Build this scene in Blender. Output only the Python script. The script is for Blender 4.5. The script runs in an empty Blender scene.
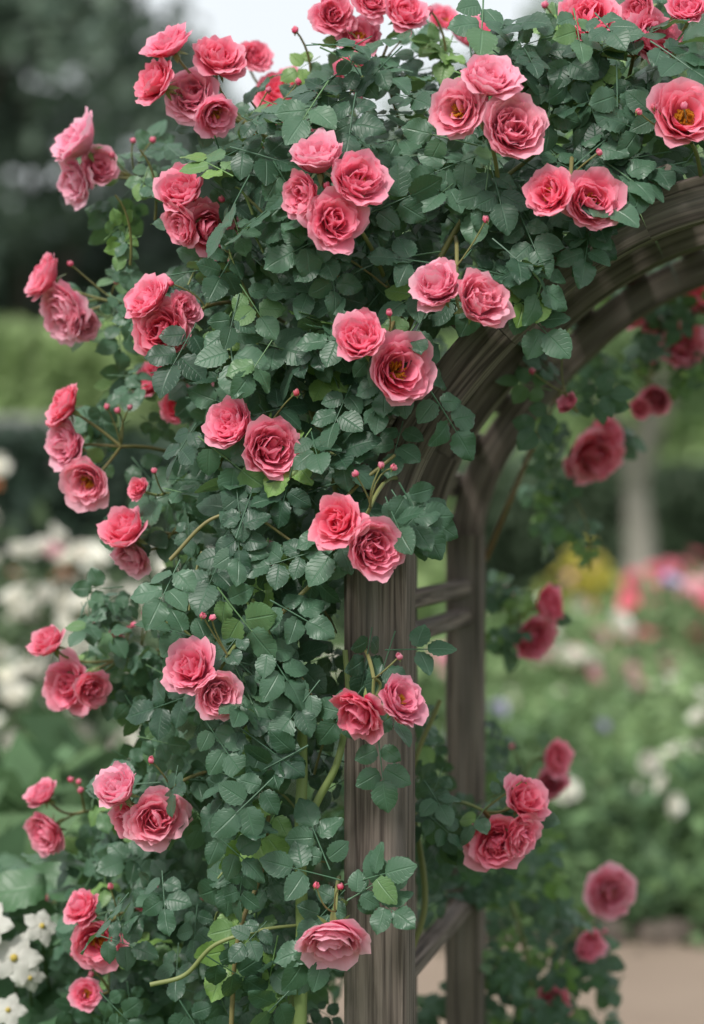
import bpy, math, numpy as np
from mathutils import Vector, Quaternion
rng = np.random.default_rng(7)
scene = bpy.context.scene

# ---------------------------------------------------------------- survey grid
# elevation grid of the arbor front: 1 unit = 1.5 mm, eye level 1.4 m
U, D, ZE = 0.0015, 3.64, 1.4
def P(a, b, y=0.0):
    s = 1 + y / D
    return np.array([(a - 352) * U * s, y, ZE + (512 - b) * U * s])
def Pinv(p):
    s = 1 + p[1] / D
    return p[0]/(U*s)+352, 512-(p[2]-ZE)/(U*s)
def nrm(v):
    v = np.asarray(v, float); return v / (np.linalg.norm(v) + 1e-9)

# ---------------------------------------------------------------- mesh helper
class Acc:
    def __init__(s): s.V=[]; s.F=[]; s.UV=[]; s.A=[]; s.C=[]; s.M=[]; s.n=0
    def add(s, V, F, uv=None, a=0.0, c=None, m=0):
        V=np.asarray(V,float); F=np.asarray(F,int)
        s.V.append(V); s.F.append(F+s.n); s.n+=len(V)
        s.UV.append(np.zeros((len(V),2)) if uv is None else np.asarray(uv,float))
        s.A.append(np.full(len(V),a) if np.isscalar(a) else np.asarray(a,float))
        if c is None: c=(1,1,1)
        c=np.asarray(c,float)
        s.C.append(np.tile(c,(len(V),1)) if c.ndim==1 else c)
        s.M.append(np.full(len(F),m,dtype=int))
    def mesh(s, name, mats, smooth=True):
        V=np.concatenate(s.V); F=np.concatenate(s.F); UV=np.concatenate(s.UV)
        A=np.concatenate(s.A); C=np.concatenate(s.C); M=np.concatenate(s.M)
        me=bpy.data.meshes.new(name)
        me.vertices.add(len(V)); me.vertices.foreach_set('co',V.ravel().astype(np.float32))
        me.loops.add(F.size); me.loops.foreach_set('vertex_index',F.ravel().astype(np.int32))
        me.polygons.add(len(F)); me.polygons.foreach_set('loop_start',(np.arange(len(F))*4).astype(np.int32))
        me.polygons.foreach_set('material_index',M.astype(np.int32))
        me.polygons.foreach_set('use_smooth',np.full(len(F),smooth))
        uvl=me.uv_layers.new(name='UVMap'); uvl.data.foreach_set('uv',UV[F.ravel()].ravel().astype(np.float32))
        at=me.attributes.new('tint','FLOAT','POINT'); at.data.foreach_set('value',A.astype(np.float32))
        ca=me.attributes.new('Col','FLOAT_COLOR','POINT')
        ca.data.foreach_set('color',np.concatenate([C,np.ones((len(C),1))],1).ravel().astype(np.float32))
        for m in mats: me.materials.append(m)
        me.update(calc_edges=True); me.validate()
        return me
    def obj(s,name,mats,parent=None,smooth=True):
        o=bpy.data.objects.new(name,s.mesh(name,mats,smooth)); scene.collection.objects.link(o)
        if parent: o.parent=parent
        return o
def empty(name,loc=(0,0,0)):
    e=bpy.data.objects.new(name,None); scene.collection.objects.link(e); return e
def gridF(nu,nv):
    i=np.arange(nu-1)[:,None]; j=np.arange(nv-1)[None,:]
    a=(i*nv+j).ravel(); return np.stack([a,a+1,a+nv+1,a+nv],1)

# ---------------------------------------------------------------- materials
def mat(name):
    m=bpy.data.materials.new(name); m.use_nodes=True
    nt=m.node_tree; nt.nodes.clear()
    out=nt.nodes.new('ShaderNodeOutputMaterial')
    return m,nt,out
def N(nt,t,**k):
    n=nt.nodes.new(t)
    for a,b in k.items(): setattr(n,a,b)
    return n
def L(nt,a,b): nt.links.new(a,b)
def math_(nt,op,a,b=None,clamp=False):
    n=N(nt,'ShaderNodeMath',operation=op); n.use_clamp=clamp
    for i,x in enumerate((a,b)):
        if x is None: continue
        if isinstance(x,(int,float)): n.inputs[i].default_value=x
        else: L(nt,x,n.inputs[i])
    return n.outputs[0]
def mixc(nt,f,a,b,bt='MIX'):
    n=N(nt,'ShaderNodeMix',data_type='RGBA',blend_type=bt)
    for i,x in ((0,f),(6,a),(7,b)):
        if isinstance(x,(int,float)): n.inputs[i].default_value=x
        elif isinstance(x,tuple): n.inputs[i].default_value=(*x,1)
        else: L(nt,x,n.inputs[i])
    return n.outputs[2]
def surf(nt,out,col,rough=.5,trans=.2,spec=.4,bump=None,tcol=None):
    p=N(nt,'ShaderNodeBsdfPrincipled'); p.inputs['Roughness'].default_value=rough
    p.inputs['Specular IOR Level'].default_value=spec
    L(nt,col,p.inputs['Base Color'])
    if bump is not None: L(nt,bump,p.inputs['Normal'])
    if trans>0:
        t=N(nt,'ShaderNodeBsdfTranslucent'); L(nt,tcol or col,t.inputs['Color'])
        mx=N(nt,'ShaderNodeMixShader'); mx.inputs[0].default_value=trans
        L(nt,p.outputs[0],mx.inputs[1]); L(nt,t.outputs[0],mx.inputs[2]); L(nt,mx.outputs[0],out.inputs[0])
    else: L(nt,p.outputs[0],out.inputs[0])
    return p

def leaf_material(name,dark,mid,young,rough=.42):
    m,nt,out=mat(name)
    uv=N(nt,'ShaderNodeUVMap'); sp=N(nt,'ShaderNodeSeparateXYZ'); L(nt,uv.outputs[0],sp.inputs[0])
    au=math_(nt,'ABSOLUTE',sp.outputs[0])
    ph=math_(nt,'SUBTRACT',math_(nt,'MULTIPLY',sp.outputs[1],7.0),math_(nt,'MULTIPLY',au,1.6))
    fr=math_(nt,'ABSOLUTE',math_(nt,'SUBTRACT',math_(nt,'FRACT',ph),.5))
    side=math_(nt,'SUBTRACT',1.0,math_(nt,'MULTIPLY',fr,9.0),True)
    midr=math_(nt,'SUBTRACT',1.0,math_(nt,'MULTIPLY',au,11.0),True)
    vein=math_(nt,'MAXIMUM',math_(nt,'MULTIPLY',side,.4),midr)
    at=N(nt,'ShaderNodeAttribute',attribute_name='tint')
    base=mixc(nt,math_(nt,'MULTIPLY',at.outputs['Fac'],1.3,True),dark,mid)
    yf=math_(nt,'MULTIPLY',math_(nt,'SUBTRACT',at.outputs['Fac'],.80),5.0,True)
    base=mixc(nt,yf,base,young)
    no=N(nt,'ShaderNodeTexNoise'); no.inputs['Scale'].default_value=45
    g=N(nt,'ShaderNodeNewGeometry'); L(nt,g.outputs['Position'],no.inputs['Vector'])
    base=mixc(nt,math_(nt,'MULTIPLY',no.outputs[0],.30),base,tuple(x*1.4 for x in mid))
    base=mixc(nt,math_(nt,'MULTIPLY',vein,.26),base,tuple(x*1.9 for x in mid))
    back=mixc(nt,g.outputs['Backfacing'],base,mixc(nt,.5,base,(.17,.25,.16)))
    b=N(nt,'ShaderNodeBump'); b.inputs['Strength'].default_value=.45; b.inputs['Distance'].default_value=.002
    L(nt,math_(nt,'SUBTRACT',1.0,vein),b.inputs['Height'])
    tc=mixc(nt,.5,base,tuple(min(1,x*2.2) for x in young))
    surf(nt,out,back,rough,.14,.45,b.outputs[0],tc)
    return m
M_leaf=leaf_material('rose_leaf',(.012,.040,.024),(.066,.138,.084),(.18,.31,.065))
M_leaf2=leaf_material('shrub_leaf',(.035,.085,.040),(.07,.15,.07),(.14,.25,.07))

def petal_material():
    m,nt,out=mat('rose_petal')
    uv=N(nt,'ShaderNodeUVMap'); sp=N(nt,'ShaderNodeSeparateXYZ'); L(nt,uv.outputs[0],sp.inputs[0])
    at=N(nt,'ShaderNodeAttribute',attribute_name='tint'); oi=N(nt,'ShaderNodeObjectInfo')
    v=sp.outputs[1]; t=at.outputs['Fac']
    ed=math_(nt,'POWER',v,2.4)
    pale=mixc(nt,.58,oi.outputs['Color'],(1.0,.72,.80))
    deep=mixc(nt,.35,oi.outputs['Color'],(.92,.07,.19))
    f=math_(nt,'MULTIPLY',ed,math_(nt,'ADD',math_(nt,'MULTIPLY',t,.55),.42),True)
    c=mixc(nt,math_(nt,'SUBTRACT',1.0,math_(nt,'ADD',math_(nt,'MULTIPLY',v,.9),math_(nt,'MULTIPLY',t,.35)),True),oi.outputs['Color'],deep)
    c=mixc(nt,f,c,pale)
    no=N(nt,'ShaderNodeTexNoise'); no.inputs['Scale'].default_value=1.0
    mp=N(nt,'ShaderNodeMapping'); mp.inputs['Scale'].default_value=(9,1.5,1); L(nt,uv.outputs[0],mp.inputs[0]); L(nt,mp.outputs[0],no.inputs['Vector'])
    c=mixc(nt,math_(nt,'MULTIPLY',math_(nt,'SUBTRACT',no.outputs[0],.42),.5,True),c,deep)
    ye=math_(nt,'LESS_THAN',t,-.5)
    c=mixc(nt,ye,c,(.80,.48,.07))
    b=N(nt,'ShaderNodeBump'); b.inputs['Strength'].default_value=.2; b.inputs['Distance'].default_value=.002; L(nt,no.outputs[0],b.inputs['Height'])
    surf(nt,out,c,.6,.42,.2,b.outputs[0])
    return m
M_petal=petal_material()
def col_material(name,trans=.2,rough=.6,nscale=30):
    m,nt,out=mat(name); at=N(nt,'ShaderNodeAttribute',attribute_name='Col')
    no=N(nt,'ShaderNodeTexNoise'); no.inputs['Scale'].default_value=nscale
    g=N(nt,'ShaderNodeNewGeometry'); L(nt,g.outputs['Position'],no.inputs['Vector'])
    c=mixc(nt,1.0,at.outputs['Color'],mixc(nt,no.outputs[0],(.75,.75,.75),(1.2,1.2,1.2)),'MULTIPLY')
    surf(nt,out,c,rough,trans,.3); return m
M_fol=col_material('garden_foliage',.25); M_bloom=col_material('garden_bloom',.25)
M_bark=col_material('bark',0,.9,12)
def stem_material():
    m,nt,out=mat('rose_cane'); at=N(nt,'ShaderNodeAttribute',attribute_name='tint')
    no=N(nt,'ShaderNodeTexNoise'); no.inputs['Scale'].default_value=60
    c=mixc(nt,at.outputs['Fac'],(.22,.29,.10),(.20,.105,.05))
    c=mixc(nt,math_(nt,'MULTIPLY',no.outputs[0],.5),c,(.12,.17,.055))
    surf(nt,out,c,.5,0,.4); return m
M_stem=stem_material()
def wood_material():
    m,nt,out=mat('weathered_wood')
    uv=N(nt,'ShaderNodeUVMap'); mp=N(nt,'ShaderNodeMapping'); mp.inputs['Scale'].default_value=(4.0,130,1)
    L(nt,uv.outputs[0],mp.inputs[0])
    n1=N(nt,'ShaderNodeTexNoise'); n1.inputs['Scale'].default_value=1; n1.inputs['Detail'].default_value=7; n1.inputs['Distortion'].default_value=.6; L(nt,mp.outputs[0],n1.inputs['Vector'])
    mp2=N(nt,'ShaderNodeMapping'); mp2.inputs['Scale'].default_value=(1.6,14,1); L(nt,uv.outputs[0],mp2.inputs[0])
    n2=N(nt,'ShaderNodeTexNoise'); n2.inputs['Scale'].default_value=1.5; n2.inputs['Detail'].default_value=4; L(nt,mp2.outputs[0],n2.inputs['Vector'])
    r=N(nt,'ShaderNodeValToRGB'); e=r.color_ramp.elements
    e[0].position=.36; e[0].color=(.040,.030,.026,1); e[1].position=.64; e[1].color=(.26,.210,.18,1)
    L(nt,n1.outputs[0],r.inputs[0])
    c=mixc(nt,math_(nt,'MULTIPLY',n2.outputs[0],.55),r.outputs[0],(.150,.120,.105))
    gr=math_(nt,'MULTIPLY',math_(nt,'SUBTRACT',n2.outputs[0],.50),3.5,True)
    c=mixc(nt,math_(nt,'MULTIPLY',gr,.45),c,(.26,.24,.225))
    mk=N(nt,'ShaderNodeTexVoronoi'); mk.inputs['Scale'].default_value=1.0; mp3=N(nt,'ShaderNodeMapping'); mp3.inputs['Scale'].default_value=(7,26,1)
    L(nt,uv.outputs[0],mp3.inputs[0]); L(nt,mp3.outputs[0],mk.inputs['Vector'])
    kn=math_(nt,'SUBTRACT',1.0,math_(nt,'MULTIPLY',mk.outputs['Distance'],6.0),True)
    c=mixc(nt,math_(nt,'MULTIPLY',kn,.6),c,(.045,.033,.027))
    b=N(nt,'ShaderNodeBump'); b.inputs['Strength'].default_value=.9; b.inputs['Distance'].default_value=.004; L(nt,n1.outputs[0],b.inputs['Height'])
    surf(nt,out,c,.85,0,.2,b.outputs[0]); return m
M_wood=wood_material()

# ---------------------------------------------------------------- templates
def leaflet(nseg=16,curl=.12,fold=.16,width=.36,serr=.07,wave=.0):
    us=np.array([-1,-.55,0,.55,1.]); ts=np.linspace(0,1,nseg+1)
    V=[];UV=[]
    for k,t in enumerate(ts):
        w=width*max(.02,math.sin(math.pi*min(1,t)**.84))**.62
        for u in us:
            s=1+(serr*(1 if k%2 else -1) if abs(u)==1 else 0)
            x=u*w*s; y=t-(0.05*abs(u)*(1 if k%2 else 0))
            z=fold*abs(x)-curl*t*t+wave*math.sin(t*9+u*2)*abs(u)*.05 - .10*(x*x)/width
            V.append((x,y,z)); UV.append((u,t))
    return np.array(V),gridF(nseg+1,5),np.array(UV)
def tube(pts,r0,r1,sides=6):
    pts=np.asarray(pts,float); n=len(pts); V=[];UV=[]
    up=np.array([0.13,.97,.2])
    for i in range(n):
        d=nrm(pts[min(i+1,n-1)]-pts[max(i-1,0)])
        a=nrm(np.cross(d,up)); b=np.cross(d,a); r=r0+(r1-r0)*i/(n-1)
        for k in range(sides+1):
            q=2*math.pi*k/sides; V.append(pts[i]+r*(math.cos(q)*a+math.sin(q)*b)); UV.append((i,k/sides))
    return np.array(V),gridF(n,sides+1),np.array(UV)
def bez(p0,p1,p2,n=10):
    t=np.linspace(0,1,n)[:,None]; return (1-t)**2*np.asarray(p0)+2*t*(1-t)*np.asarray(p1)+t*t*np.asarray(p2)
def catmull(pts,n=8):
    pts=[np.asarray(p,float) for p in pts]; pts=[2*pts[0]-pts[1]]+pts+[2*pts[-1]-pts[-2]]; o=[]
    for i in range(1,len(pts)-2):
        a,b,c,d=pts[i-1:i+3]
        for t in np.linspace(0,1,n,endpoint=False):
            o.append(.5*((2*b)+(c-a)*t+(2*a-5*b+4*c-d)*t*t+(-a+3*b-3*c+d)*t**3))
    o.append(pts[-2]); return np.array(o)

def compound(seed,nseg=14):
    r=np.random.default_rng(seed); A=Acc()
    spec=[(1.45,0,1.0)]
    for y,s in ((.45,.74),(1.12,.92)):
        for sg in (-1,1): spec.append((y+r.normal()*.04,sg*math.radians(62+r.normal()*9),s*(1+r.normal()*.06)))
    if r.random()<.35: spec=[spec[0]]+spec[3:]
    for y,ang,s in spec:
        V,F,UV=leaflet(nseg,curl=r.uniform(.02,.28),fold=r.uniform(.0,.26),width=r.uniform(.36,.45),wave=r.uniform(0,1.4),serr=.045)
        V=V*s; ca,sa=math.cos(-ang),math.sin(-ang)
        tl=r.normal()*.28; V=np.stack([V[:,0]*math.cos(tl)-V[:,2]*math.sin(tl),V[:,1],V[:,0]*math.sin(tl)+V[:,2]*math.cos(tl)],1)
        X=V[:,0]*ca-V[:,1]*sa; Y=V[:,0]*sa+V[:,1]*ca
        off=.10 if ang else 0
        V=np.stack([X+math.sin(ang)*off,Y+y,V[:,2]-.06*(y**2)*.5],1)
        A.add(V,F,UV,a=r.normal()*.08)
    pr=np.array([[0,t,-.03*t*t] for t in np.linspace(0,1.5,5)])
    V,F,UV=tube(pr,.028,.018,4); A.add(V,F,np.zeros((len(V),2)),a=.1)
    return np.concatenate(A.V),np.concatenate(A.F),np.concatenate(A.UV),np.concatenate(A.A)
COMP=[compound(s) for s in range(12)]
# parts of the timber that the gardener keeps clear: (a0,a1,b0,b1)
CLEAR=[(338,418,572,634),(405,505,575,665),(342,410,752,850),(440,486,640,800),(345,400,975,1050),(452,486,470,560),(410,470,910,1010),(425,470,400,455),(640,704,190,262),(450,500,350,400),(410,450,655,700)]
def place(acc,T,pos,normal,axis,scale,tint,clear=True):
    z=nrm(normal); y=np.asarray(axis,float); y=nrm(y-np.dot(y,z)*z); x=np.cross(y,z)
    if clear:
        for q in (.5,1.2,2.1):
            a,b=Pinv(pos+y*scale*q)
            for c in CLEAR:
                if c[0]<a<c[1] and c[2]<b<c[3] and pos[1]<.95: return
    R=np.stack([x,y,z],1); V=T[0]@R.T*scale+pos
    acc.add(V,T[1],T[2],T[3]+tint if len(T)>3 else tint)

def rose_mesh(name,seed,n=40,opening=1.0,tmin=0.0,nu=9,nv=9,stamens=0,mats=None,tone=None,wide=1.0):
    r=np.random.default_rng(seed); A=Acc()
    us=np.linspace(-1,1,nu); vs=np.linspace(0,1,nv); UU,VV=np.meshgrid(us,vs,indexing='ij'); F=gridF(nu,nv)
    # cabbage bloom: several petal swirls share one bowl
    qa=r.uniform(0,6.28); swirl=[np.array([math.cos(qa+k*2.09),math.sin(qa+k*2.09)])*r.uniform(.12,.20) for k in range(3)]
    for i in range(n):
        t=tmin+(1-tmin)*i/(n-1); th=i*2.39996+r.normal()*.30
        Lp=(.47+.35*t**.9)*(1+r.normal()*.08); W=(.25+.20*t)*(1+r.normal()*.13)*wide
        a0=42+38*t; a1=(8+42*t)*opening+r.normal()*8; a2=-20+88*opening*t**1.1+r.normal()*17
        if t>.82 and r.random()<.45: a2+=32*opening
        s=np.linspace(0,1,24)
        ph=np.radians((1-s)**2*a0+2*s*(1-s)*(2*a1-.5*(a0+a2))+s*s*a2)
        rr=(.03+.09*t)+np.concatenate([[0],np.cumsum(np.sin(ph[:-1]))])*Lp/23
        zz=np.concatenate([[0],np.cumsum(np.cos(ph[:-1]))])*Lp/23
        notch=.10*np.exp(-(UU/.18)**2)*r.uniform(-.2,1)
        ve=VV*(1-.24*np.abs(UU)**3.2-notch)
        R=np.interp(ve,s,rr); Z=np.interp(ve,s,zz)
        w=W*(.22+.78*np.sin(np.pi/2*VV**.6))
        az=th+UU*w/np.maximum(R,.18)
        p1,p2,p3=r.uniform(0,6.28,3)
        ruf=VV**2*(.6+.5*t)
        R=R+.030*UU+ruf*(.024*np.sin(3.4*UU+p1)+.026*np.sin(8*UU+p2)+.010*np.sin(6*VV+p3))
        Z=Z+ruf*(.028*np.sin(3.0*UU+p2)+.028*np.sin(8*UU+p1))-.03*t*UU**2*VV**2
        V=np.stack([R*np.cos(az),R*np.sin(az),Z],-1).reshape(-1,3)
        if t<.65:
            k=(.65-t)/.65; tx,ty=r.normal(size=2)*.24*k**.4
            V=V@np.array([[1,0,tx],[0,1,ty],[-tx,-ty,1]])
            sw=swirl[i%3]*min(1,k*1.5); V[:,0]+=sw[0]*V[:,2]*1.6; V[:,1]+=sw[1]*V[:,2]*1.6
        c=None
        if tone is not None: c=np.asarray(tone)*(1+.15*r.normal())
        A.add(V,F,np.stack([UU,VV],-1).reshape(-1,2),a=t,c=c)
    for k in range(stamens):
        a=r.uniform(0,6.28); q=r.uniform(.1,.75)
        d=np.array([math.cos(a)*q,math.sin(a)*q,1]); p0=np.array([math.cos(a)*.04,math.sin(a)*.04,.05])
        V,FF,_=tube(np.array([p0,p0+nrm(d)*.26,p0+nrm(d)*.31]),.008,.024,4); A.add(V,FF,a=-1.0)
    if mats is None:
        rad=np.repeat(np.array([.035,.075,.10,.085,.07,.10]),9)
        q=np.tile(np.linspace(0,2*math.pi,9),6); V=np.stack([rad*np.cos(q),rad*np.sin(q),np.repeat(np.linspace(-.26,.03,6),9)],1)
        A.add(V,gridF(6,9),a=.0,m=1)
        for k in range(5):
            V,FF,UV=leaflet(6,curl=.3,fold=.1,width=.16 if opening>.5 else .30,serr=0); V=V*(.42 if opening>.5 else .62)
            a=k*1.2566
            if opening<.5: X=V[:,0]; Y=.12+V[:,1]*.10-V[:,2]*.3+.12*np.sin(np.clip(V[:,1]/.6,0,1)*3.1); Z=V[:,1]*.9-.05
            else: X=V[:,0]; Y=V[:,1]*.64+.05-V[:,2]*.3; Z=-V[:,1]*.35+V[:,2]*.6
            A.add(np.stack([X*math.cos(a)-Y*math.sin(a),X*math.sin(a)+Y*math.cos(a),Z],1),FF,UV,a=.0,m=1)
        return A.mesh(name,[M_petal,M_stem])
    return A
ROSES=[rose_mesh('rose_full_a',1,56,.95),rose_mesh('rose_full_b',2,50,1.02),rose_mesh('rose_cup',3,48,.80),
       rose_mesh('rose_full_c',4,58,.98,wide=1.1),rose_mesh('rose_loose',5,42,1.08,.12),rose_mesh('rose_cup_b',6,52,.88),
       rose_mesh('rose_loose_b',7,36,1.0,.24,stamens=30,wide=1.15),rose_mesh('rose_full_d',8,50,.94,wide=1.15),
       rose_mesh('rose_loose_c',12,32,.95,.32,stamens=40,wide=1.2)]
ROSE_OPEN=rose_mesh('rose_open',9,26,1.0,.48,stamens=60,wide=1.35)
BUD=rose_mesh('rose_bud',11,9,.12,.0)

# ================================================================= ARBOR
arbor=empty('garden_arbor')
TH=math.atan2(.17,.9); ex=np.array([math.cos(TH),-math.sin(TH),0]); ey=np.array([math.sin(TH),math.cos(TH),0]); ez=np.array([0,0,1.])
O=np.array([.042,0,0])
def A3(x,y,z): return O+ex*x+ey*y+ez*z
def beam(name,pts,wid,hei,wdir,chamf=.004):
    pts=np.asarray(pts,float); n=len(pts); A=Acc(); c=chamf; w=wid/2; h=hei/2
    prof=[(-w+c,-h),(w-c,-h),(w,-h+c),(w,h-c),(w-c,h),(-w+c,h),(-w,h-c),(-w,-h+c),(-w+c,-h)]
    per=[0]
    for k in range(1,9): per.append(per[-1]+math.dist(prof[k],prof[k-1]))
    V=[];UV=[]; L_=0; off=rng.uniform(0,20)
    for i in range(n):
        d=nrm(pts[min(i+1,n-1)]-pts[max(i-1,0)]); a=nrm(np.asarray(wdir)-np.dot(wdir,d)*d); b=np.cross(d,a)
        if i: L_+=np.linalg.norm(pts[i]-pts[i-1])
        for (p,q),s in zip(prof,per): V.append(pts[i]+a*p+b*q); UV.append((L_+off,s+off))
    V=np.array(V); A.add(V,gridF(n,9),UV)
    for e in (0,n-1):
        b=e*9; i=lambda k:b+k
        A.F.append(np.array([[i(0),i(1),i(4),i(5)],[i(1),i(2),i(3),i(4)],[i(5),i(6),i(7),i(0)]])); A.M.append(np.zeros(3,int))
    o=A.obj(name,[M_wood],arbor,smooth=False); return o
ring=[(378,560),(386,505),(406,450),(444,392),(498,330),(565,270),(640,226),(720,202),(810,192)]
rp=[((a-378)*U,ZE+(512-b)*U) for a,b in ring]
half=rp[-1][0]
full=rp+[(2*half-x,z) for x,z in rp[::-1][1:]]
cur=catmull([(x,0,z) for x,z in full],6)
SPAN=2*half; ZS=rp[0][1]
DEP=.92
tang=np.gradient(cur,axis=0); nor=np.stack([-tang[:,2],0*tang[:,0],tang[:,0]],1); nor/=np.linalg.norm(nor,axis=1)[:,None]
def rib(name,yy,off,wt,ht,seg):
    m=len(cur); st=list(range(0,m-1,seg))
    for q,k in enumerate(st):
        e=min(k+seg,m-1); sub=[cur[i]+nor[i]*off for i in range(k,e+1)]
        a_,b_=sub[0],sub[-1]; sub[0]=a_+(sub[1]-a_)*.03; sub[-1]=b_-(b_-sub[-2])*.03
        beam('%s_board_%02d'%(name,q+1),[A3(p[0],yy,p[2]) for p in sub],wt,ht,ey,.004)
rib('front_rib',0,0,.045,.066,12)
rib('middle_rib',.42,.004,.038,.050,12)
rib('rear_rib',DEP,0,.042,.060,12)
for k in range(3,len(cur)-1,5):
    t=nrm(tang[k]); c=cur[k]+nor[k]*.046
    beam('lath_%02d'%k,[A3(c[0],-.05,c[2]),A3(c[0],DEP*.5,c[2]),A3(c[0],DEP+.06,c[2])],.045,.022,ex*t[0]+ez*t[2])
for side,x in (('left',0),('right',SPAN)):
    beam('front_post_'+side,[A3(x,0,z) for z in np.linspace(-.02,ZS+.03,12)],.094,.09,ex,.005)
    beam('rear_post_'+side,[A3(x,DEP,z) for z in np.linspace(-.02,ZS+.03,12)],.066,.075,ex,.005)
    for j,b in enumerate((606,642,1000)):
        z=ZE+(512-b)*U
        beam('rung_%s_%d'%(side,j+1),[A3(x,.046,z),A3(x,.46,z),A3(x,DEP-.039,z)],.028,.034,ez)
    beam('rung_%s_4'%side,[A3(x,.046,.22),A3(x,DEP-.039,.22)],.028,.030,ez)
    if side=='left':
        beam('mid_stile',[A3(x-.03,.46,z) for z in (0.0,.5,ZS)],.022,.022,ex,.002)

# ================================================================= ROSE PLANT
plant=empty('climbing_rose_plant')
leaves=Acc(); stems=Acc()
poly=[(118,1045),(112,960),(128,880),(150,800),(138,720),(150,640),(168,580),(165,500),(160,420),(172,350),(178,290),(200,250),(215,195),(240,150),(262,110),(300,85),(335,55),(400,45),(450,25),(540,20),(620,45),(704,60),(790,65),(900,90),(900,180),(760,172),(704,172),(640,188),(600,212),(545,250),(500,300),(452,345),(420,390),(385,440),(385,500),(370,555),(340,590),(335,700),(333,860),(340,1045)]
pa=np.array(poly,float)
def inside(x,y):
    c=False; j=len(pa)-1
    for i in range(len(pa)):
        if (pa[i,1]>y)!=(pa[j,1]>y) and x<(pa[j,0]-pa[i,0])*(y-pa[i,1])/(pa[j,1]-pa[i,1])+pa[i,0]: c=not c
        j=i
    return c
def leaf_at(p,nbias,spread,scale,tint=None,axis=None):
    n=nrm(np.asarray(nbias)+rng.normal(size=3)*spread)
    if axis is None: axis=np.array([rng.normal()*.8,rng.normal()*.3,-.75+rng.normal()*.5])
    T=COMP[rng.integers(len(COMP))]
    if tint is None: tint=np.clip(rng.normal(.40,.28),0,.82)
    if rng.random()<.04: tint=1.0
    ax=nrm(axis); place(leaves,T,p-ax*scale*1.1,n,axis,scale,tint)
cnt=0
while cnt<960:
    a,b=rng.uniform(105,900),rng.uniform(15,1045)
    if not inside(a,b): continue
    top=b<330
    if top and a>430: y=rng.uniform(-.16,.75)
    else:
        y=-.14+abs(rng.normal())*.25
        if a<230: y=rng.uniform(-.06,.6)
    if 278<a<335 and 730<b<1040 and y<.02: continue
    if a>640 and b>130 and rng.random()<.3: continue
    left=np.clip((230-a)/130,0,1)
    nb=(-.15-.9*left+(.2 if a>500 else 0),-1+.3*left,.5+(.45 if top else 0)+(.4 if b<140 else 0))
    leaf_at(P(a,b,y),nb,.55,rng.uniform(.026,.050)*(1.14 if y<0 else .98)); cnt+=1
for k in range(300):
    z=rng.uniform(.5,2.3); yy=rng.uniform(.15,DEP+.1); x=-.10-abs(rng.normal())*.11
    if z>1.45: x+= (z-1.45)**1.6*.85
    leaf_at(A3(x,yy,z),(-.8,-.5,.5),.6,rng.uniform(.032,.045))
blobs=[
 (425,740,26,40,.45,.2,14,.034),(432,800,36,70,.40,.25,34,.036),(425,880,25,30,.5,.2,10,.034),
 (455,815,30,35,.12,.08,12,.036),(470,860,35,50,.75,.15,18,.034),
 (530,935,60,100,1.0,.2,55,.032),(505,1005,60,40,1.0,.2,34,.033),(575,985,45,50,1.15,.2,26,.032),(440,1020,30,24,1.0,.1,9,.033),
 (508,615,24,34,1.0,.06,14,.030),(500,760,18,30,1.0,.08,8,.028),
 (630,296,76,20,1.02,.10,30,.032),(690,290,50,36,1.0,.12,24,.034),(590,345,26,26,1.04,.1,11,.032),(560,470,34,44,1.04,.08,11,.030),
 (530,430,20,44,1.04,.08,9,.028),(690,350,30,40,1.04,.1,10,.032),(548,520,22,20,1.05,.05,4,.034),(650,370,26,24,1.0,.08,6,.03),
 (135,300,25,30,.25,.1,7,.033),(130,420,35,50,.3,.1,11,.034),(115,610,30,30,.3,.1,8,.033),(118,660,40,35,.3,.1,12,.034),(160,160,30,20,.25,.08,4,.034),
 (105,880,35,60,.35,.12,14,.036),(100,960,35,50,.3,.1,14,.036),(120,830,30,40,.3,.1,9,.034),(150,740,30,40,.2,.1,9,.036),
 (640,95,80,45,-.05,.1,20,.042),(560,70,60,45,-.05,.1,16,.042),(560,225,40,24,-.14,.04,8,.044),(625,185,50,14,-.12,.04,7,.042),
 (425,515,22,22,-.16,.03,3,.048),(385,655,34,18,-.13,.03,4,.042),
 (455,345,26,24,-.16,.03,5,.046),(515,285,24,24,-.15,.03,5,.044),(395,405,18,12,-.14,.02,2,.04)]
for a,b,ra,rb,y,ry,c,s in blobs:
    for _ in range(c):
        q=rng.uniform(0,6.28); rr=math.sqrt(rng.random())
        yy=y+rng.uniform(-ry,ry)
        leaf_at(P(a+math.cos(q)*ra*rr,b+math.sin(q)*rb*rr,yy),(-.1,-1,.5),.45,s*rng.uniform(.85,1.15),tint=(np.clip(rng.normal(.65,.22),0,.97) if (y>.9 or a<160) else None))

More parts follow.
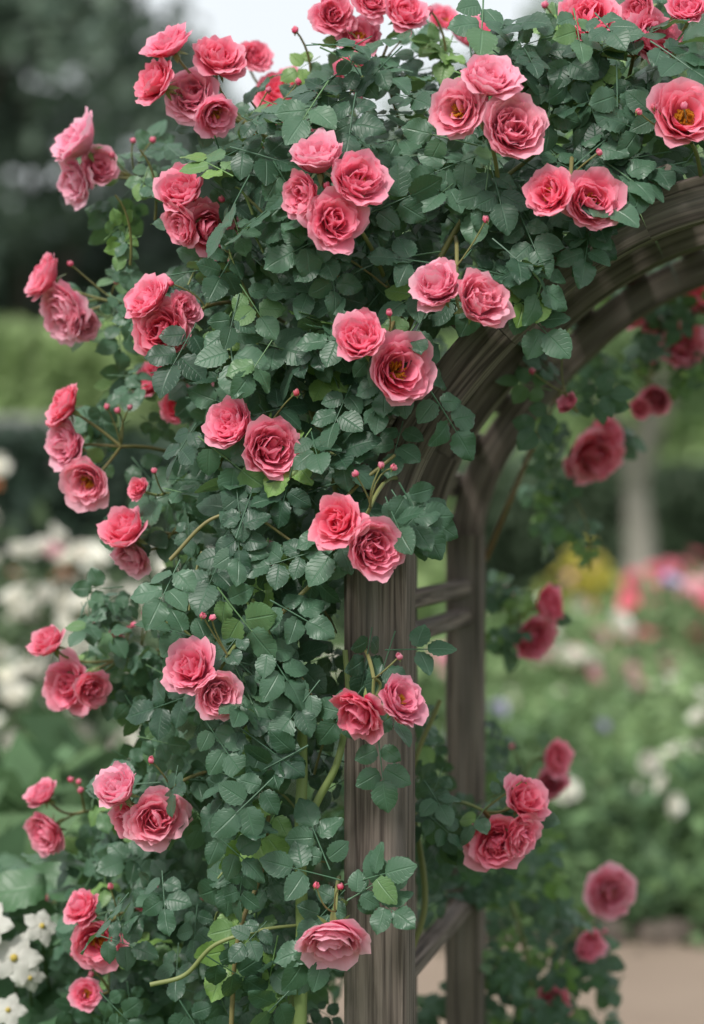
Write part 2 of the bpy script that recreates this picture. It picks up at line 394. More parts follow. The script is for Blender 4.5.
C='c';Pl='p';Dp='d'
clusters=[
 dict(y=.05,f=[(168,42,50,C,(-.5,-.6,.8)),(155,82,50,C,(-.9,-.6,.2)),(220,58,50,C,(.2,-.9,.5)),(191,95,54,Pl,(-.2,-1,.2)),(216,114,42,C,(.3,-.8,-.2))],m=(330,190)),
 dict(y=.10,f=[(333,14,44,C),(360,36,44,C),(354,72,42,Dp),(405,12,46,C,(.3,-.8,.5)),(372,0,40,C)],m=(400,120)),
 dict(y=.35,f=[(280,92,50,C,(-.2,-.7,.7)),(262,135,50,C,(-.6,-.7,-.1)),(300,110,46,C,(.2,-.8,.2)),(255,55,34,C)],m=(330,180)),
 dict(y=.40,f=[(480,36,52,C,(0,-.6,.8)),(445,20,30,C)],m=(480,120)),
 dict(y=.25,f=[(76,140,58,Pl,(-.8,-.6,.5)),(75,182,50,Pl,(-.8,-.5,-.3)),(98,166,40,Pl,(.3,-.8,.1))],m=(210,200)),
 dict(y=.0,f=[(181,190,56,C,(-.5,-.8,.5)),(210,228,60,C,(.3,-1,-.1)),(182,226,46,C,(-.8,-.6,-.3))],m=(300,250)),
 dict(y=-.2,f=[(317,158,56,Pl,(-.1,-.8,.7)),(358,180,60,C,(.4,-.9,.3)),(335,221,60,C,(0,-1,-.15)),(303,196,48,C,(-.7,-.8,0))],m=(380,260)),
 dict(y=-.2,f=[(489,78,62,Pl,(.1,-.8,.7)),(457,111,56,Pl,(-.6,-.9,.1)),(512,127,70,Pl,(.25,-1,.1))],m=(500,200)),
 dict(y=-.05,f=[(591,18,60,C,(.1,-1,.4)),(655,38,56,Dp,(.3,-.9,.4)),(688,8,44,C),(640,8,40,Dp)],m=(620,110)),
 dict(y=-.2,f=[(685,116,70,'o',(.15,-1,.35))],m=(700,180)),
 dict(y=-.2,f=[(549,193,52,C,(-.4,-.9,.3)),(592,201,60,C,(.3,-.9,.1))],m=(570,150)),
 dict(y=-.2,f=[(437,285,54,Pl,(-.4,-.9,.5)),(479,300,60,Pl,(.4,-.9,.25))],m=(455,230)),
 dict(y=.28,f=[(43,276,50,C,(-.9,-.5,.5)),(62,312,58,Pl,(-.7,-.7,-.3)),(84,325,32,Pl,(.5,-.8,-.2))],m=(190,300)),
 dict(y=.0,f=[(147,298,54,C,(-.6,-.7,.6)),(163,330,60,C,(-.2,-1,-.1)),(185,309,36,C,(.5,-.8,.3))],m=(260,300)),
 dict(y=-.2,f=[(360,338,58,C,(-.3,-.9,.45)),(398,371,66,C,(.3,-1,.05))],m=(400,310)),
 dict(y=.35,f=[(150,378,42,C),(178,407,36,C),(200,385,26,C)],m=(230,420)),
 dict(y=-.1,f=[(230,426,56,C,(-.4,-.9,.4)),(272,449,64,C,(.3,-1,.1))],m=(300,400)),
 dict(y=.22,f=[(62,405,48,C,(-.9,-.5,.6)),(64,445,52,Pl,(-.7,-.8,0)),(86,482,50,Pl,(-.3,-.9,-.4))],m=(190,450)),
 dict(y=-.2,f=[(337,522,54,C,(-.4,-.9,.35)),(374,547,60,C,(.3,-1,0))],m=(390,470)),
 dict(y=.12,f=[(126,530,52,C,(-.5,-.7,.6)),(132,557,42,Pl,(-.2,-.8,-.5))],m=(230,520)),
 dict(y=-.14,f=[(191,668,56,C,(-.4,-.8,.5)),(218,694,50,Pl,(.4,-.8,-.2))],m=(260,620)),
 dict(y=.25,f=[(48,642,40,C,(-.7,-.6,.7)),(68,686,60,C,(-.5,-.9,-.1)),(92,690,36,C,(.5,-.8,-.3))],m=(190,640)),
 dict(y=-.2,f=[(359,714,58,Dp,(-.5,-.6,-.5)),(401,699,52,Dp,(.5,-.55,.45))],m=(365,640)),
 dict(y=.0,f=[(118,789,50,Pl,(-.5,-.7,.6)),(156,818,60,Pl,(.1,-1,.0)),(128,820,40,C,(-.5,-.8,-.3))],m=(220,760)),
 dict(y=.35,f=[(42,793,36,C,(-.5,-.5,.8)),(46,832,46,C,(-.5,-.8,-.4))],m=(140,810)),
 dict(y=-.2,f=[(333,941,68,Pl,(-.05,-.62,-.62))],m=(338,870)),
 dict(y=.15,f=[(82,908,40,C,(-.5,-.7,.6)),(97,942,50,C,(-.1,-.9,-.2))],m=(160,900)),
 dict(y=.2,f=[(87,993,30,C)],m=(140,990)),
 dict(y=1.0,f=[(595,456,54,C,(.3,-.8,-.4)),(607,432,36,C,(.6,-.6,.3)),(580,465,34,C,(-.2,-.8,-.4))],m=(600,380)),
 dict(y=1.0,f=[(656,400,34,C,(0,-.7,-.3)),(640,408,22,C)],m=(650,350)),
 dict(y=1.0,f=[(682,345,48,C,(.2,-.8,-.1)),(702,300,44,C),(630,312,38,C),(652,322,26,Pl)],m=(670,270)),
 dict(y=1.0,f=[(548,605,40,Dp,(.8,-.5,.2)),(535,638,46,Dp,(.5,-.7,-.4))],m=(480,600)),
 dict(y=.12,f=[(525,800,48,C,(.5,-.7,.5)),(497,843,60,C,(0,-.9,-.2)),(522,835,44,C,(.6,-.7,-.2))],m=(440,790)),
 dict(y=1.0,f=[(556,758,40,C,(.7,-.6,.1)),(551,783,30,Dp)],m=(490,790)),
 dict(y=1.0,f=[(610,893,50,Pl,(.3,-.9,.2)),(587,945,36,C,(.4,-.8,0)),(551,1003,38,C)],m=(540,950)),
 dict(y=.3,f=[(568,403,22,C)],m=(560,380)),
 dict(y=.1,f=[(138,489,22,C)],m=(200,500)),
 dict(y=.05,f=[(268,556,28,C)],m=(290,600)),
 dict(y=.1,f=[(235,908,22,C)],m=(240,960)),
 dict(y=.2,f=[(143,903,18,C)],m=(180,930)),
 dict(y=.6,f=[(5,890,28,C)],m=(40,960)),
 dict(y=.3,f=[(112,640,22,C)],m=(180,660)),
]
TONE={'c':(.96,.165,.31),'p':(.98,.36,.50),'d':(.86,.075,.21),'o':(.96,.22,.36)}
def stem(pts,r0,r1,tint,sides=6):
    V,F,_=tube(pts,r0,r1,sides); stems.add(V,F,a=tint)
ri=0
def put_rose(p,diam,tone,dirv,me=None):
    global ri
    me=me or (ROSE_OPEN if tone=='o' else ROSES[rng.integers(len(ROSES))])
    o=bpy.data.objects.new('bloom_%03d'%ri,me); ri+=1; scene.collection.objects.link(o); o.parent=plant
    z=Vector(dirv).normalized(); q=z.to_track_quat('Z','Y')@Quaternion((0,0,1),rng.uniform(0,6.28))
    o.rotation_mode='QUATERNION'; o.rotation_quaternion=q
    s=diam/1.62; o.scale=(s*rng.uniform(.96,1.05),s*rng.uniform(.96,1.05),s*rng.uniform(.95,1.2)); o.location=Vector(p)-z*s*.35
    c=np.array(TONE[tone])*(1+rng.normal()*.05); c=c+np.array([0,.035,.045])*rng.normal()
    o.color=(*np.clip(c,.03,.98),1)
    return o
for cl in clusters:
    y=cl['y']; fl=[f for f in cl['f'] if f[2]>0]; ma,mb=cl['m']
    ca=np.mean([f[0] for f in fl]); cb=np.mean([f[1] for f in fl])
    dirm=np.array([ma-ca,mb-cb]); 
    j=P(ca+dirm[0]*.42,cb+dirm[1]*.42,y+.01)
    anchor=P(ma+dirm[0]*.25,mb+dirm[1]*.25+25,y+.20)
    midp=(j+anchor)/2+np.array([0,-.05,.03])
    stem(bez(anchor,midp,j,8),.0036,.0028,rng.uniform(.2,.9))
    for f in fl:
        d=np.array(f[4] if len(f)>4 else (rng.normal()*.35+(-.5 if f[0]<200 else 0),-1,.35+rng.normal()*.25),float); d=nrm(d+rng.normal(size=3)*.08)
        yy=y-.015+rng.normal()*.012; dm=f[2]*U*(1+y/D)*1.15
        p=P(f[0],f[1],yy)
        put_rose(p,dm,f[3],d)
        base=p-d*dm*.36
        stem(bez(j,base-d*.04,base,8),.0025,.0021,rng.uniform(.1,.8),5)
    for _ in range(rng.integers(1,4)):
        q=j+np.array([rng.normal()*.045,-.03,.03+rng.random()*.035])
        stem(bez(j,(j+q)/2+rng.normal(size=3)*.008,q,6),.0014,.0012,.5,5)
        put_rose(q,.020,'d' if rng.random()<.3 else 'c',(rng.normal()*.5,-.3,1),BUD)
    nl=5 if y<.4 else 3
    if cb<40 : nl=3
    for k in range(nl):
        ang=rng.uniform(-math.pi,math.pi); 
        ax=nrm(np.array([math.cos(ang),-.25,math.sin(ang)*.8-.35]))
        sc=rng.uniform(.036,.046)*(1 if y>0 else 1.15)
        start=j+np.array([0,.035+.01*k,0])+ax*.02
        place(leaves,COMP[rng.integers(12)],start,nrm(np.array([0,-1,.45])+rng.normal(size=3)*.28),ax,sc,
              np.clip(rng.normal(.55 if y<=0 else .66,.2),0,.97 if y>.2 else .8))
for a,b,ax,ay in [(340,880,-.9,.25),(345,885,1,.2),(330,870,-.4,.9),(365,890,.7,-.6),(345,890,-.7,-.7),(378,735,.1,-1),(400,500,.8,-.4),(400,495,.5,-1),(330,250,.1,-1),(430,390,.6,-.7),(515,300,.6,-.7),(590,225,-.1,-1),(385,650,.9,.1),(320,680,-.6,-.8),(205,720,.6,-.9),(210,830,.6,-.5),(270,600,.9,-.6),(260,640,.6,-.9),(320,440,.7,-.6),(180,560,-.3,-1),(520,215,.3,-.9),(470,170,-.6,-.6),(620,130,-.3,-.9),(650,160,-.2,-.6)]:
    ax_=np.array([ax,-.1,ay]); place(leaves,COMP[rng.integers(12)],P(a,b,-.13),nrm(np.array([0,-1,.35])+rng.normal(size=3)*.22),ax_,rng.uniform(.042,.050),rng.uniform(.35,.75),False)
for a,b in [(295,30),(340,28),(250,100),(430,10),(545,5),(640,60),(140,150),(115,195),(575,500)]:
    y=.1 if a<560 else 1.0
    base=P(a+15,b+70,y+.05); tip=P(a,b,y)
    stem(bez(base,(base+tip)/2+np.array([.02,0,.02]),tip,8),.0025,.0015,.6)
    if b<60: put_rose(tip,.024,'d',(0,-.2,1),BUD)
    for k in range(3):
        leaf_at(base+(tip-base)*rng.uniform(.1,.8),(0,-1,.5),.5,.03,tint=rng.uniform(.8,1.0),axis=(rng.normal(),-.3,rng.normal()*.6+.2))
canes=[([(298,1300),(300,1040),(302,930),(300,840),(302,760),(296,700),(250,600)],-.09,.0105,.007,.0),
 ([(301,835),(318,800),(338,760),(348,700),(345,650)],-.10,.0065,.004,.1),
 ([(290,1300),(292,1040),(300,980),(320,940),(345,900)],-.05,.009,.006,.1),
 ([(225,1250),(232,1010),(240,930),(262,870),(270,800)],-.06,.004,.003,.8),
 ([(150,985),(185,975),(215,945),(262,930),(300,925)],-.10,.0038,.0024,.3),
 ([(250,640),(285,610),(330,560),(345,500),(395,455)],-.12,.0035,.0025,.6),
 ([(170,560),(210,520),(250,515),(290,540)],-.1,.003,.002,.7),
 ([(340,500),(300,380),(250,300),(220,240)],.0,.006,.003,.4),
 ([(370,420),(420,300),(470,210),(540,150)],-.05,.006,.003,.5),
 ([(505,1400),(530,1040),(525,950),(500,870)],1.0,.006,.004,.1),
 ([(485,560),(510,500),(545,420),(600,322)],.93,.006,.004,1.0),
 ([(400,1300),(404,1000),(425,900),(412,780),(440,700)],.3,.006,.004,.5)]
for pts,y,r0,r1,t in canes:
    c=catmull([P(a,b,y+rng.normal()*.01) for a,b in pts],8); stem(c,r0,r1,t,8)
for k in range(60):
    a,b=rng.uniform(200,400),rng.uniform(120,1000)
    if not inside(a,b): continue
    p0=P(a,b,rng.uniform(-.08,.1)); p1=p0+np.array([rng.normal()*.05,-.02,rng.normal()*.06]); 
    if not inside(*Pinv(p1)): continue
    stem(bez(p0,(p0+p1)/2+np.array([0,0,.02]),p1,7),.0022,.0015,rng.uniform(0,1),5)
leaves.obj('leaf_mass',[M_leaf],plant); stems.obj('canes',[M_stem],plant)

# ================================================================= BACKGROUND GARDEN
def leafcloud(acc,pts,size,cols,up=.3):
    n=len(pts); nr=rng.normal(size=(n,3)); nr[:,2]+=up; nr/=np.linalg.norm(nr,axis=1)[:,None]
    t=rng.normal(size=(n,3)); t-= (t*nr).sum(1)[:,None]*nr; t/=np.linalg.norm(t,axis=1)[:,None]; b=np.cross(nr,t)
    s=size*rng.uniform(.6,1.3,n)[:,None]
    q=np.stack([pts-t*s*.5,pts+b*s*.28-nr*s*.05,pts+t*s*.55-nr*s*.08,pts-b*s*.28-nr*s*.05],1).reshape(-1,3)
    F=np.arange(n*4).reshape(-1,4); acc.add(q,F,c=np.repeat(cols,4,0))
def colvar(c0,c1,n,clump=None):
    f=rng.random(n)[:,None]; c=np.asarray(c0)*(1-f)+np.asarray(c1)*f
    if clump is not None: c=c*clump[:,None]
    return c
def tree(name,x,y,h,cr,trunk_r,crown_base,c0,c1,n=6000,ls=.35,forks=5,bark=(.10,.085,.07)):
    e=empty(name); A=Acc(); zt=crown_base+ (h-crown_base)*.5
    fork=crown_base*.75
    pts=[np.array([x,y,-.1]),np.array([x+.02*cr*rng.normal(),y,fork*.5]),np.array([x,y,fork])]
    V,F,_=tube(catmull(pts,5),trunk_r*1.25,trunk_r*.8,10); A.add(V,F,c=bark)
    for k in range(forks):
        a=k*6.283/forks+rng.normal()*.3
        tip=np.array([x+math.cos(a)*cr*.6,y+math.sin(a)*cr*.6,zt+rng.uniform(-.1,.35)*(h-crown_base)])
        V,F,_=tube(bez([x,y,fork-.1],[x+math.cos(a)*cr*.2,y+math.sin(a)*cr*.2,(fork+tip[2])/2],tip,8),trunk_r*.55,trunk_r*.12,7); A.add(V,F,c=bark)
    A.obj('trunk',[M_bark],e)
    nc=46; q=rng.normal(size=(nc,3)); q/=np.linalg.norm(q,axis=1)[:,None]; rad=rng.uniform(.35,1,nc)[:,None]
    cen=np.array([x,y,zt])+q*rad*np.array([cr,cr,(h-crown_base)*.5])
    idx=rng.integers(0,nc,n); sz=rng.uniform(.6,1.3,nc)*cr*.26
    d=rng.normal(size=(n,3)); d/=np.linalg.norm(d,axis=1)[:,None]
    pts=cen[idx]+d*(rng.random(n)**.4)[:,None]*sz[idx][:,None]*np.array([1.2,1.2,.8])
    B=Acc(); leafcloud(B,pts,ls,colvar(c0,c1,n,rng.uniform(.7,1.3,nc)[idx])); B.obj('crown',[M_fol],e); return e
def lowrose(seed): 
    A=rose_mesh('x',seed,11,1.0,.1,5,4,mats=1,wide=1.4); return np.concatenate(A.V),np.concatenate(A.F)
LR=[lowrose(s) for s in (21,22,23)]
def bush(name,x,y,rx,ry,h,n,ls,c0,c1,flowers=(),z0=0,nclump=14,fs=.05):
    e=empty(name); A=Acc()
    q=rng.normal(size=(nclump,3)); q[:,2]=abs(q[:,2])+.15; q/=np.linalg.norm(q,axis=1)[:,None]
    cen=np.array([x,y,z0])+q*rng.uniform(.45,.80,nclump)[:,None]*np.array([rx,ry,h])
    idx=rng.integers(0,nclump,n); d=rng.normal(size=(n,3)); d/=np.linalg.norm(d,axis=1)[:,None]
    rr=(rng.random(n)**.35)[:,None]
    pts=cen[idx]+d*rr*np.array([rx,ry,h])*.33
    k=n//3; g=np.stack([x+rng.normal(size=k)*rx*.45,y+rng.normal(size=k)*ry*.45,z0+rng.random(k)*h*.7],1); pts[:k]=g
    pts[:,2]=np.maximum(pts[:,2],z0+.02)
    leafcloud(A,pts,ls,colvar(c0,c1,n,rng.uniform(.75,1.25,nclump)[idx]),.6)
    A.obj('leaves',[M_fol],e)
    if flowers:
        B=Acc()
        for col,cnt in flowers:
            for _ in range(cnt):
                i=rng.integers(nclump); d=nrm([rng.normal(),-abs(rng.normal())-.2,abs(rng.normal())+.4])
                p=cen[i]+d*np.array([rx,ry,h])*.37
                T=LR[rng.integers(3)]; s=fs*rng.uniform(.7,1.25); z=nrm(d+rng.normal(size=3)*.3); yv=nrm(np.cross(z,[.3,.1,.9])); xv=np.cross(yv,z)
                B.add(T[0]@np.stack([xv,yv,z],1).T*s+p,T[1],c=np.clip(np.asarray(col)*(1+rng.normal()*.08),0,1))
        B.obj('blooms',[M_bloom],e)
    return e
def K(dist): return dist/D*U
def gx(a,y): return (a-352)*K(y+D)
def gz(b,y): return ZE+(512-b)*K(y+D)

def simple(name,verts,faces,m):
    me=bpy.data.meshes.new(name); me.from_pydata(verts,[],faces); me.materials.append(m); o=bpy.data.objects.new(name,me); scene.collection.objects.link(o); return o
def ground_mat(name,c0,c1,s1,c2=None,s2=40):
    m,nt,out=mat(name); g=N(nt,'ShaderNodeNewGeometry')
    a=N(nt,'ShaderNodeTexNoise'); a.inputs['Scale'].default_value=s1; a.inputs['Detail'].default_value=8; L(nt,g.outputs['Position'],a.inputs['Vector'])
    b=N(nt,'ShaderNodeTexNoise'); b.inputs['Scale'].default_value=s2; b.inputs['Detail'].default_value=4; L(nt,g.outputs['Position'],b.inputs['Vector'])
    c=mixc(nt,a.outputs[0],c0,c1); c=mixc(nt,math_(nt,'MULTIPLY',b.outputs[0],.6),c,c2 or c1)
    bp=N(nt,'ShaderNodeBump'); bp.inputs['Strength'].default_value=.7; bp.inputs['Distance'].default_value=.01; L(nt,b.outputs[0],bp.inputs['Height'])
    surf(nt,out,c,.95,0,.1,bp.outputs[0]); return m
simple('ground',[(-300,-60,0),(300,-60,0),(300,500,0),(-300,500,0)],[(0,1,2,3)],ground_mat('lawn',(.05,.09,.03),(.10,.16,.05),.6,(.07,.12,.04),25))
pathpts=[]; n=40
for i in range(n+1):
    x=-14+34*i/n; yc=2.9+.25*math.sin(x*.5)+(.012*x*x); pathpts.append((x,yc-.9,.004)); pathpts.append((x,yc+1.2,.004))
simple('gravel_path',pathpts,[(2*i,2*i+2,2*i+3,2*i+1) for i in range(n)],ground_mat('gravel',(.20,.15,.115),(.32,.25,.195),2,(.25,.20,.155),60))
simple('soil_bed',[(-14,4.4,.008),(22,4.6,.008),(22,16,.008),(-14,16,.008)],[(0,1,2,3)],ground_mat('soil',(.04,.028,.018),(.08,.055,.035),4))
ed=Acc()
for i in range(90):
    x=-8+.22*i; yc=2.9+.25*math.sin(x*.5)+(.012*x*x)+1.24
    h=.05+rng.random()*.02; q=np.linspace(0,2*math.pi,9); V=[]
    for r_,z_ in ((.105,-.01),(.11,h*.5),(.09,h),(.001,h+.01)):
        for a in q: V.append((x+r_*math.cos(a),yc+r_*.6*math.sin(a),z_))
    ed.add(np.array(V)+rng.normal(size=3)*.006,gridF(4,9),c=np.array([.11,.09,.075])*rng.uniform(.7,1.3))
ed.obj('path_edging_stones',[M_bark])

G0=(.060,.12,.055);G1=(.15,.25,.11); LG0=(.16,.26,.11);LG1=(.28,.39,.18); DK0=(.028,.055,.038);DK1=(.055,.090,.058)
W=(.88,.86,.78);PK=(.86,.28,.36);PP=(.88,.54,.60);YE=(.70,.64,.14);OR=(.78,.33,.15);LV=(.54,.51,.70)
for a,y,h,rx in ((-40,1.9,.98,.5),(45,2.1,.95,.5),(120,2.4,.90,.5),(10,1.4,.78,.38),(90,1.6,.70,.35)):
    bush('garden_shrub',gx(a,y),y,rx,.45,h,750,.15,G0,G1)
for a,y,h,rx,fl in ((-30,4.9,1.26,.7,[(W,60),(OR,3)]),(60,5.2,1.26,.7,[(W,75),(PP,5)]),(130,4.8,1.17,.6,[(W,50)]),(10,6.5,1.46,.8,[(W,40),(OR,12)]),(100,6.8,1.40,.8,[(W,40),(OR,3)]),(190,5.5,1.15,.7,[(W,36)]),(250,6,1.15,.8,[(W,20)])):
    bush('flowering_shrub',gx(a,y),y,rx,.6,h,1400,.10,(.07,.12,.06),(.14,.20,.10),fl,fs=.068)
for a,y,h,rx,fl in ((690,5.0,.66,.55,[(W,18)]),(620,5.1,.60,.5,[(W,3)]),(560,5.3,.62,.5,[]),(740,5.4,.8,.6,[(W,20)]),(500,5.5,.65,.6,[]),(590,4.6,.34,.4,[]),(660,4.6,.34,.4,[]),(520,4.6,.34,.4,[]),
                    (655,6.3,.75,.7,[(W,6)]),(580,6.6,.72,.7,[(LV,8)]),(710,7.0,.88,.7,[(W,10)]),(520,7,.75,.8,[(W,2)])):
    bush('flower_bed_plant',gx(a,y),y,rx,.55,h,1100,.085,G0 if h<.7 else LG0,LG0 if h<.75 else LG1,fl,fs=.060)
for a,y,h,rx,fl in ((620,9,.85,1.0,[(W,12),(PP,10)]),(690,9.5,.98,1.0,[(PK,20),(PP,18),(LV,6)]),(560,10,.85,1.0,[(LV,12),(W,4)]),(660,11.5,1.12,1.1,[(PK,44),(PP,10)]),(590,12,1.0,1.1,[(W,4),(YE,6)]),(720,12,1.2,1.2,[(PK,50)]),(500,10,.9,1.1,[(PP,6)]),(430,10,.9,1.1,[]),(350,10,.9,1.2,[(W,6)])):
    bush('flowering_shrub',gx(a,y),y,rx,.8,h,1400,.13,LG0,LG1,fl,fs=.09)
bush('yellow_flowering_shrub',gx(577,13),13,.42,.4,1.12,700,.13,(.22,.28,.07),(.32,.36,.09),[(YE,60)],fs=.08)
bush('flowering_shrub',gx(690,15),15,1.3,.7,1.15,1300,.15,LG0,LG1,[(PK,44),(PP,12)],fs=.11)
bush('flowering_shrub',gx(630,17),17,1.2,.7,.95,1100,.15,LG0,LG1,[(PP,14)],fs=.11)
def hedge(name,x0,x1,y,h,dep,n,ls,c0,c1):
    A=Acc(); face=rng.random(n)
    X=rng.uniform(x0,x1,n); Z=rng.uniform(0,h,n); Y=y-dep/2+rng.normal(size=n)*.12
    top=face<.3; Y[top]=rng.uniform(y-dep/2,y+dep/2,top.sum()); Z[top]=h+rng.normal(size=top.sum())*.08
    bk=(face>.85); Y[bk]=y+dep/2
    wob=.22*np.sin(X*.9)+.15*np.sin(X*2.3+1); Z=Z*(1+wob*.12)
    leafcloud(A,np.stack([X,Y,Z],1),ls,colvar(c0,c1,n,1+.25*np.sin(X*1.7)*np.sin(Z*2)))
    V=[(x0,y-dep*.4,0),(x1,y-dep*.4,0),(x1,y-dep*.4,h*.9),(x0,y-dep*.4,h*.9),(x0,y+dep*.4,0),(x1,y+dep*.4,0),(x1,y+dep*.4,h*.9),(x0,y+dep*.4,h*.9)]
    A.add(np.array(V,float),np.array([(0,1,2,3),(5,4,7,6),(3,2,6,7),(4,0,3,7),(1,5,6,2)]),c=np.array(c0))
    A.obj(name,[M_fol],smooth=False)
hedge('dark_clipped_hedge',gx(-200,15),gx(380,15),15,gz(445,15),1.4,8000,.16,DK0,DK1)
hedge('clipped_hedge',gx(470,26),gx(1000,26),31,gz(470,31),2,4000,.3,(.10,.15,.09),(.15,.21,.13))
w=Acc()
def box(acc,x0,x1,y0,y1,z0,z1,c):
    V=np.array([(x0,y0,z0),(x1,y0,z0),(x1,y1,z0),(x0,y1,z0),(x0,y0,z1),(x1,y0,z1),(x1,y1,z1),(x0,y1,z1)],float)
    acc.add(V,np.array([(0,1,5,4),(1,2,6,5),(2,3,7,6),(3,0,4,7),(4,5,6,7)]),c=c)
box(w,gx(-250,19),gx(75,19),19,19.4,0,gz(420,19)-.1,(.24,.24,.23)); box(w,gx(-250,19)-.05,gx(75,19)+.05,18.94,19.46,gz(420,19)-.1,gz(416,19),(.33,.33,.32))
w.obj('stone_garden_wall',[M_bark],smooth=False)
hedge('tall_light_hedge',gx(-300,27),gx(420,27),27,gz(340,27),2.5,8000,.3,(.26,.37,.15),(.34,.44,.20))
hedge('tall_light_hedge',gx(430,38),gx(1000,38),38,gz(355,38),2.5,7000,.4,(.28,.40,.17),(.36,.48,.22))
T0=(.085,.125,.098);T1=(.15,.20,.145)
tree('broadleaf_tree',gx(20,40),40,15,4.6,.35,2.6,T0,T1,7000,.45)
tree('broadleaf_tree',gx(-130,36),36,15,4.5,.35,2.6,T0,T1,5000,.45)
tree('broadleaf_tree',gx(130,46),46,10.2,4.0,.3,2.6,T0,T1,6000,.45)
tree('broadleaf_tree',gx(265,50),50,9.6,4.5,.3,2.6,T0,T1,6000,.45)
tree('broadleaf_tree',gx(400,52),52,12,5,.3,2.6,T0,T1,5000,.5)
tree('broadleaf_tree',gx(520,50),50,13,5.5,.3,2.8,(.14,.20,.13),(.23,.32,.19),5000,.5)
tree('broadleaf_tree',gx(680,52),52,14,6,.3,2.8,(.14,.20,.13),(.23,.32,.19),5000,.5)
tree('broadleaf_tree',gx(820,48),48,14,6,.3,2.8,(.14,.20,.13),(.23,.32,.19),5000,.5)
tree('garden_tree',gx(636,25),25,6.4,2.4,.18,2.2,(.22,.33,.15),(.32,.44,.22),2600,.3,bark=(.34,.31,.27))
tree('garden_tree',gx(800,27),27,7.5,2.8,.20,2.1,(.20,.30,.13),(.30,.42,.20),3000,.3,bark=(.30,.27,.23))
hedge('distant_treeline',-45,45,62,7.2,4,6000,.7,(.12,.165,.12),(.18,.23,.16))

bl=empty('white_flowering_plant'); A=Acc()
LT=[leaflet(14,curl=c,fold=.12,width=.33,serr=.03,wave=1) for c in (.2,.35,.5)]
for k in range(190):
    a,b=rng.uniform(-70,130),rng.uniform(850,1120); y=rng.uniform(.35,1.0)
    if b<900 and rng.random()<.5: continue
    T=LT[rng.integers(3)]; ax=np.array([rng.normal(),-.4,rng.normal()*.5+.1])
    place(A,(T[0],T[1],T[2]),P(a,b,y),nrm(np.array([0,-.7,.9])+rng.normal(size=3)*.35),ax,rng.uniform(.08,.13),float(np.clip(rng.normal(.45,.2),0,.78)))
for k in range(16):
    p=P(rng.uniform(-40,110),1500,rng.uniform(.5,.9)); q=P(rng.uniform(-40,110),rng.uniform(880,960),rng.uniform(.5,.9)); V,F,UV=tube(bez(p,(p+q)/2+.03,q,6),.006,.003,5); A.add(V,F,a=.3)
A.obj('leaves',[M_leaf2],bl)
B=Acc()
def five(p,d,s,col):
    z=nrm(d); x=nrm(np.cross([.2,.3,1],z)); y=np.cross(z,x)
    for k in range(5):
        a=k*1.2566+.2; ax=x*math.cos(a)+y*math.sin(a)
        V,F,UV=leaflet(8,curl=.25,fold=-.15,width=.42,serr=0,wave=1.5); nn=nrm(z-ax*.25); sx=np.cross(ax,nn)
        B.add(V@np.stack([sx,ax,nn],1).T*s+p,F,UV,c=np.array(col)*rng.uniform(.92,1.05))
    q=np.linspace(0,2*math.pi,9); V=[]
    for r_,h_ in ((.16,0),(.14,.1),(.08,.16),(.001,.18)):
        for a in q: V.append(p+s*(r_*math.cos(a)*x+r_*math.sin(a)*y+h_*z))
    B.add(np.array(V),gridF(4,9),c=(.65,.5,.12))
for a,b,s,d in ((14,958,.044,(-.1,-1,.4)),(42,926,.032,(.5,-.8,.5)),(-12,925,.04,(-.3,-.8,.4)),(30,978,.026,(.2,-1,-.1)),(8,1010,.03,(0,-1,.5))):
    five(P(a,b,.36),d,s,(.62,.61,.56)); p=P(a,b,.37); V,F,_=tube(bez(P(a+12,b+80,.6),P(a,b+40,.5),p,6),.003,.002,5); B.add(V,F,c=(.1,.16,.05))
B.obj('blooms',[M_bloom],bl)

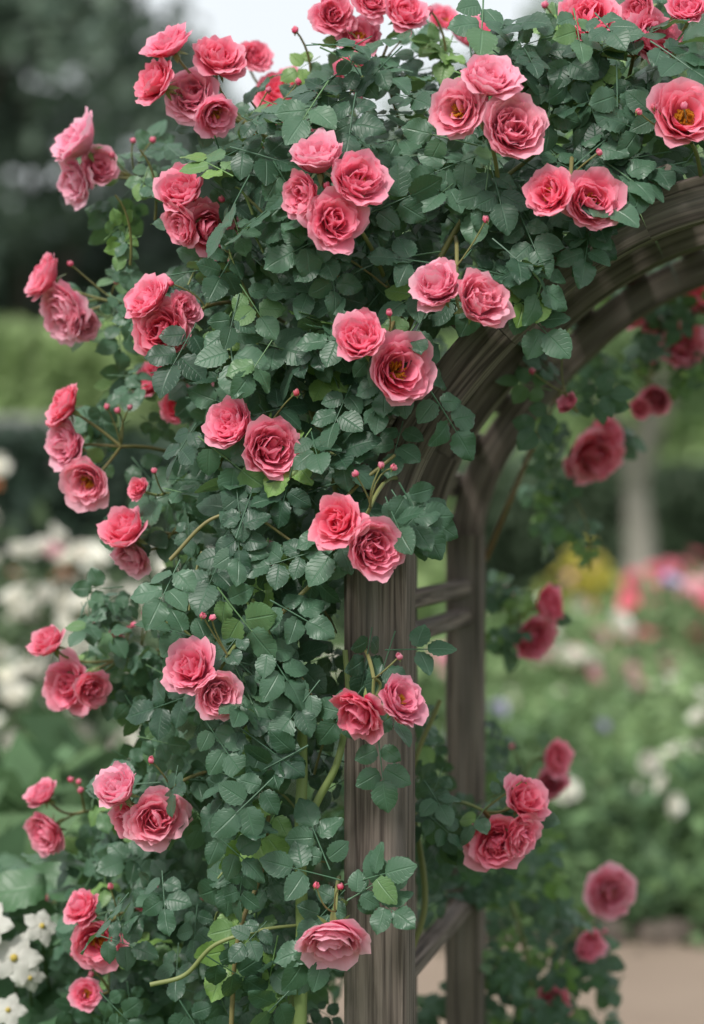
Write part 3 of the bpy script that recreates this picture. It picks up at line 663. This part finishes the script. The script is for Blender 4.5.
# ================================================================= LIGHT, SKY, CAMERA
EL=50; AZ=213
w=bpy.data.worlds.new('World'); scene.world=w; w.use_nodes=True; nt=w.node_tree; bg=nt.nodes['Background']
sky=nt.nodes.new('ShaderNodeTexSky'); sky.sky_type='NISHITA'; sky.sun_disc=False
sky.sun_elevation=math.radians(EL); sky.sun_rotation=math.radians(AZ); sky.air_density=1.0; sky.dust_density=5.0; sky.ozone_density=1.0
# bright, thin, even cloud veil over the clear sky
tc=nt.nodes.new('ShaderNodeTexCoord'); cn=nt.nodes.new('ShaderNodeTexNoise'); cn.inputs['Scale'].default_value=2.2; cn.inputs['Detail'].default_value=6
nt.links.new(tc.outputs['Generated'],cn.inputs['Vector'])
mr=nt.nodes.new('ShaderNodeMapRange'); mr.inputs[1].default_value=.3; mr.inputs[2].default_value=.7; mr.inputs[3].default_value=.75; mr.inputs[4].default_value=.95
nt.links.new(cn.outputs[0],mr.inputs[0])
mx=nt.nodes.new('ShaderNodeMix'); mx.data_type='RGBA'; nt.links.new(mr.outputs[0],mx.inputs[0]); nt.links.new(sky.outputs[0],mx.inputs[6]); mx.inputs[7].default_value=(7.2,7.5,7.6,1)
nt.links.new(mx.outputs[2],bg.inputs[0]); bg.inputs[1].default_value=.15
sd=bpy.data.lights.new('sun','SUN'); sd.energy=3.2; sd.angle=math.radians(14); sd.color=(1,.97,.92)
so=bpy.data.objects.new('sun',sd); scene.collection.objects.link(so)
az=math.radians(AZ); el=math.radians(EL); dv=Vector((math.sin(az)*math.cos(el),math.cos(az)*math.cos(el),math.sin(el)))
so.rotation_euler=dv.to_track_quat('Z','Y').to_euler()
cd=bpy.data.cameras.new('camera'); co=bpy.data.objects.new('camera',cd); scene.collection.objects.link(co)
co.location=(0,-D,ZE); co.rotation_euler=(math.radians(90),0,0)
cd.sensor_fit='VERTICAL'; cd.sensor_height=36; cd.sensor_width=24.75; cd.lens=85.3; cd.clip_end=1000; cd.clip_start=.05
cd.dof.use_dof=True; cd.dof.focus_distance=D-.12; cd.dof.aperture_fstop=2.0
scene.camera=co
scene.view_settings.view_transform='Standard'; scene.view_settings.look='None'; scene.view_settings.exposure=0
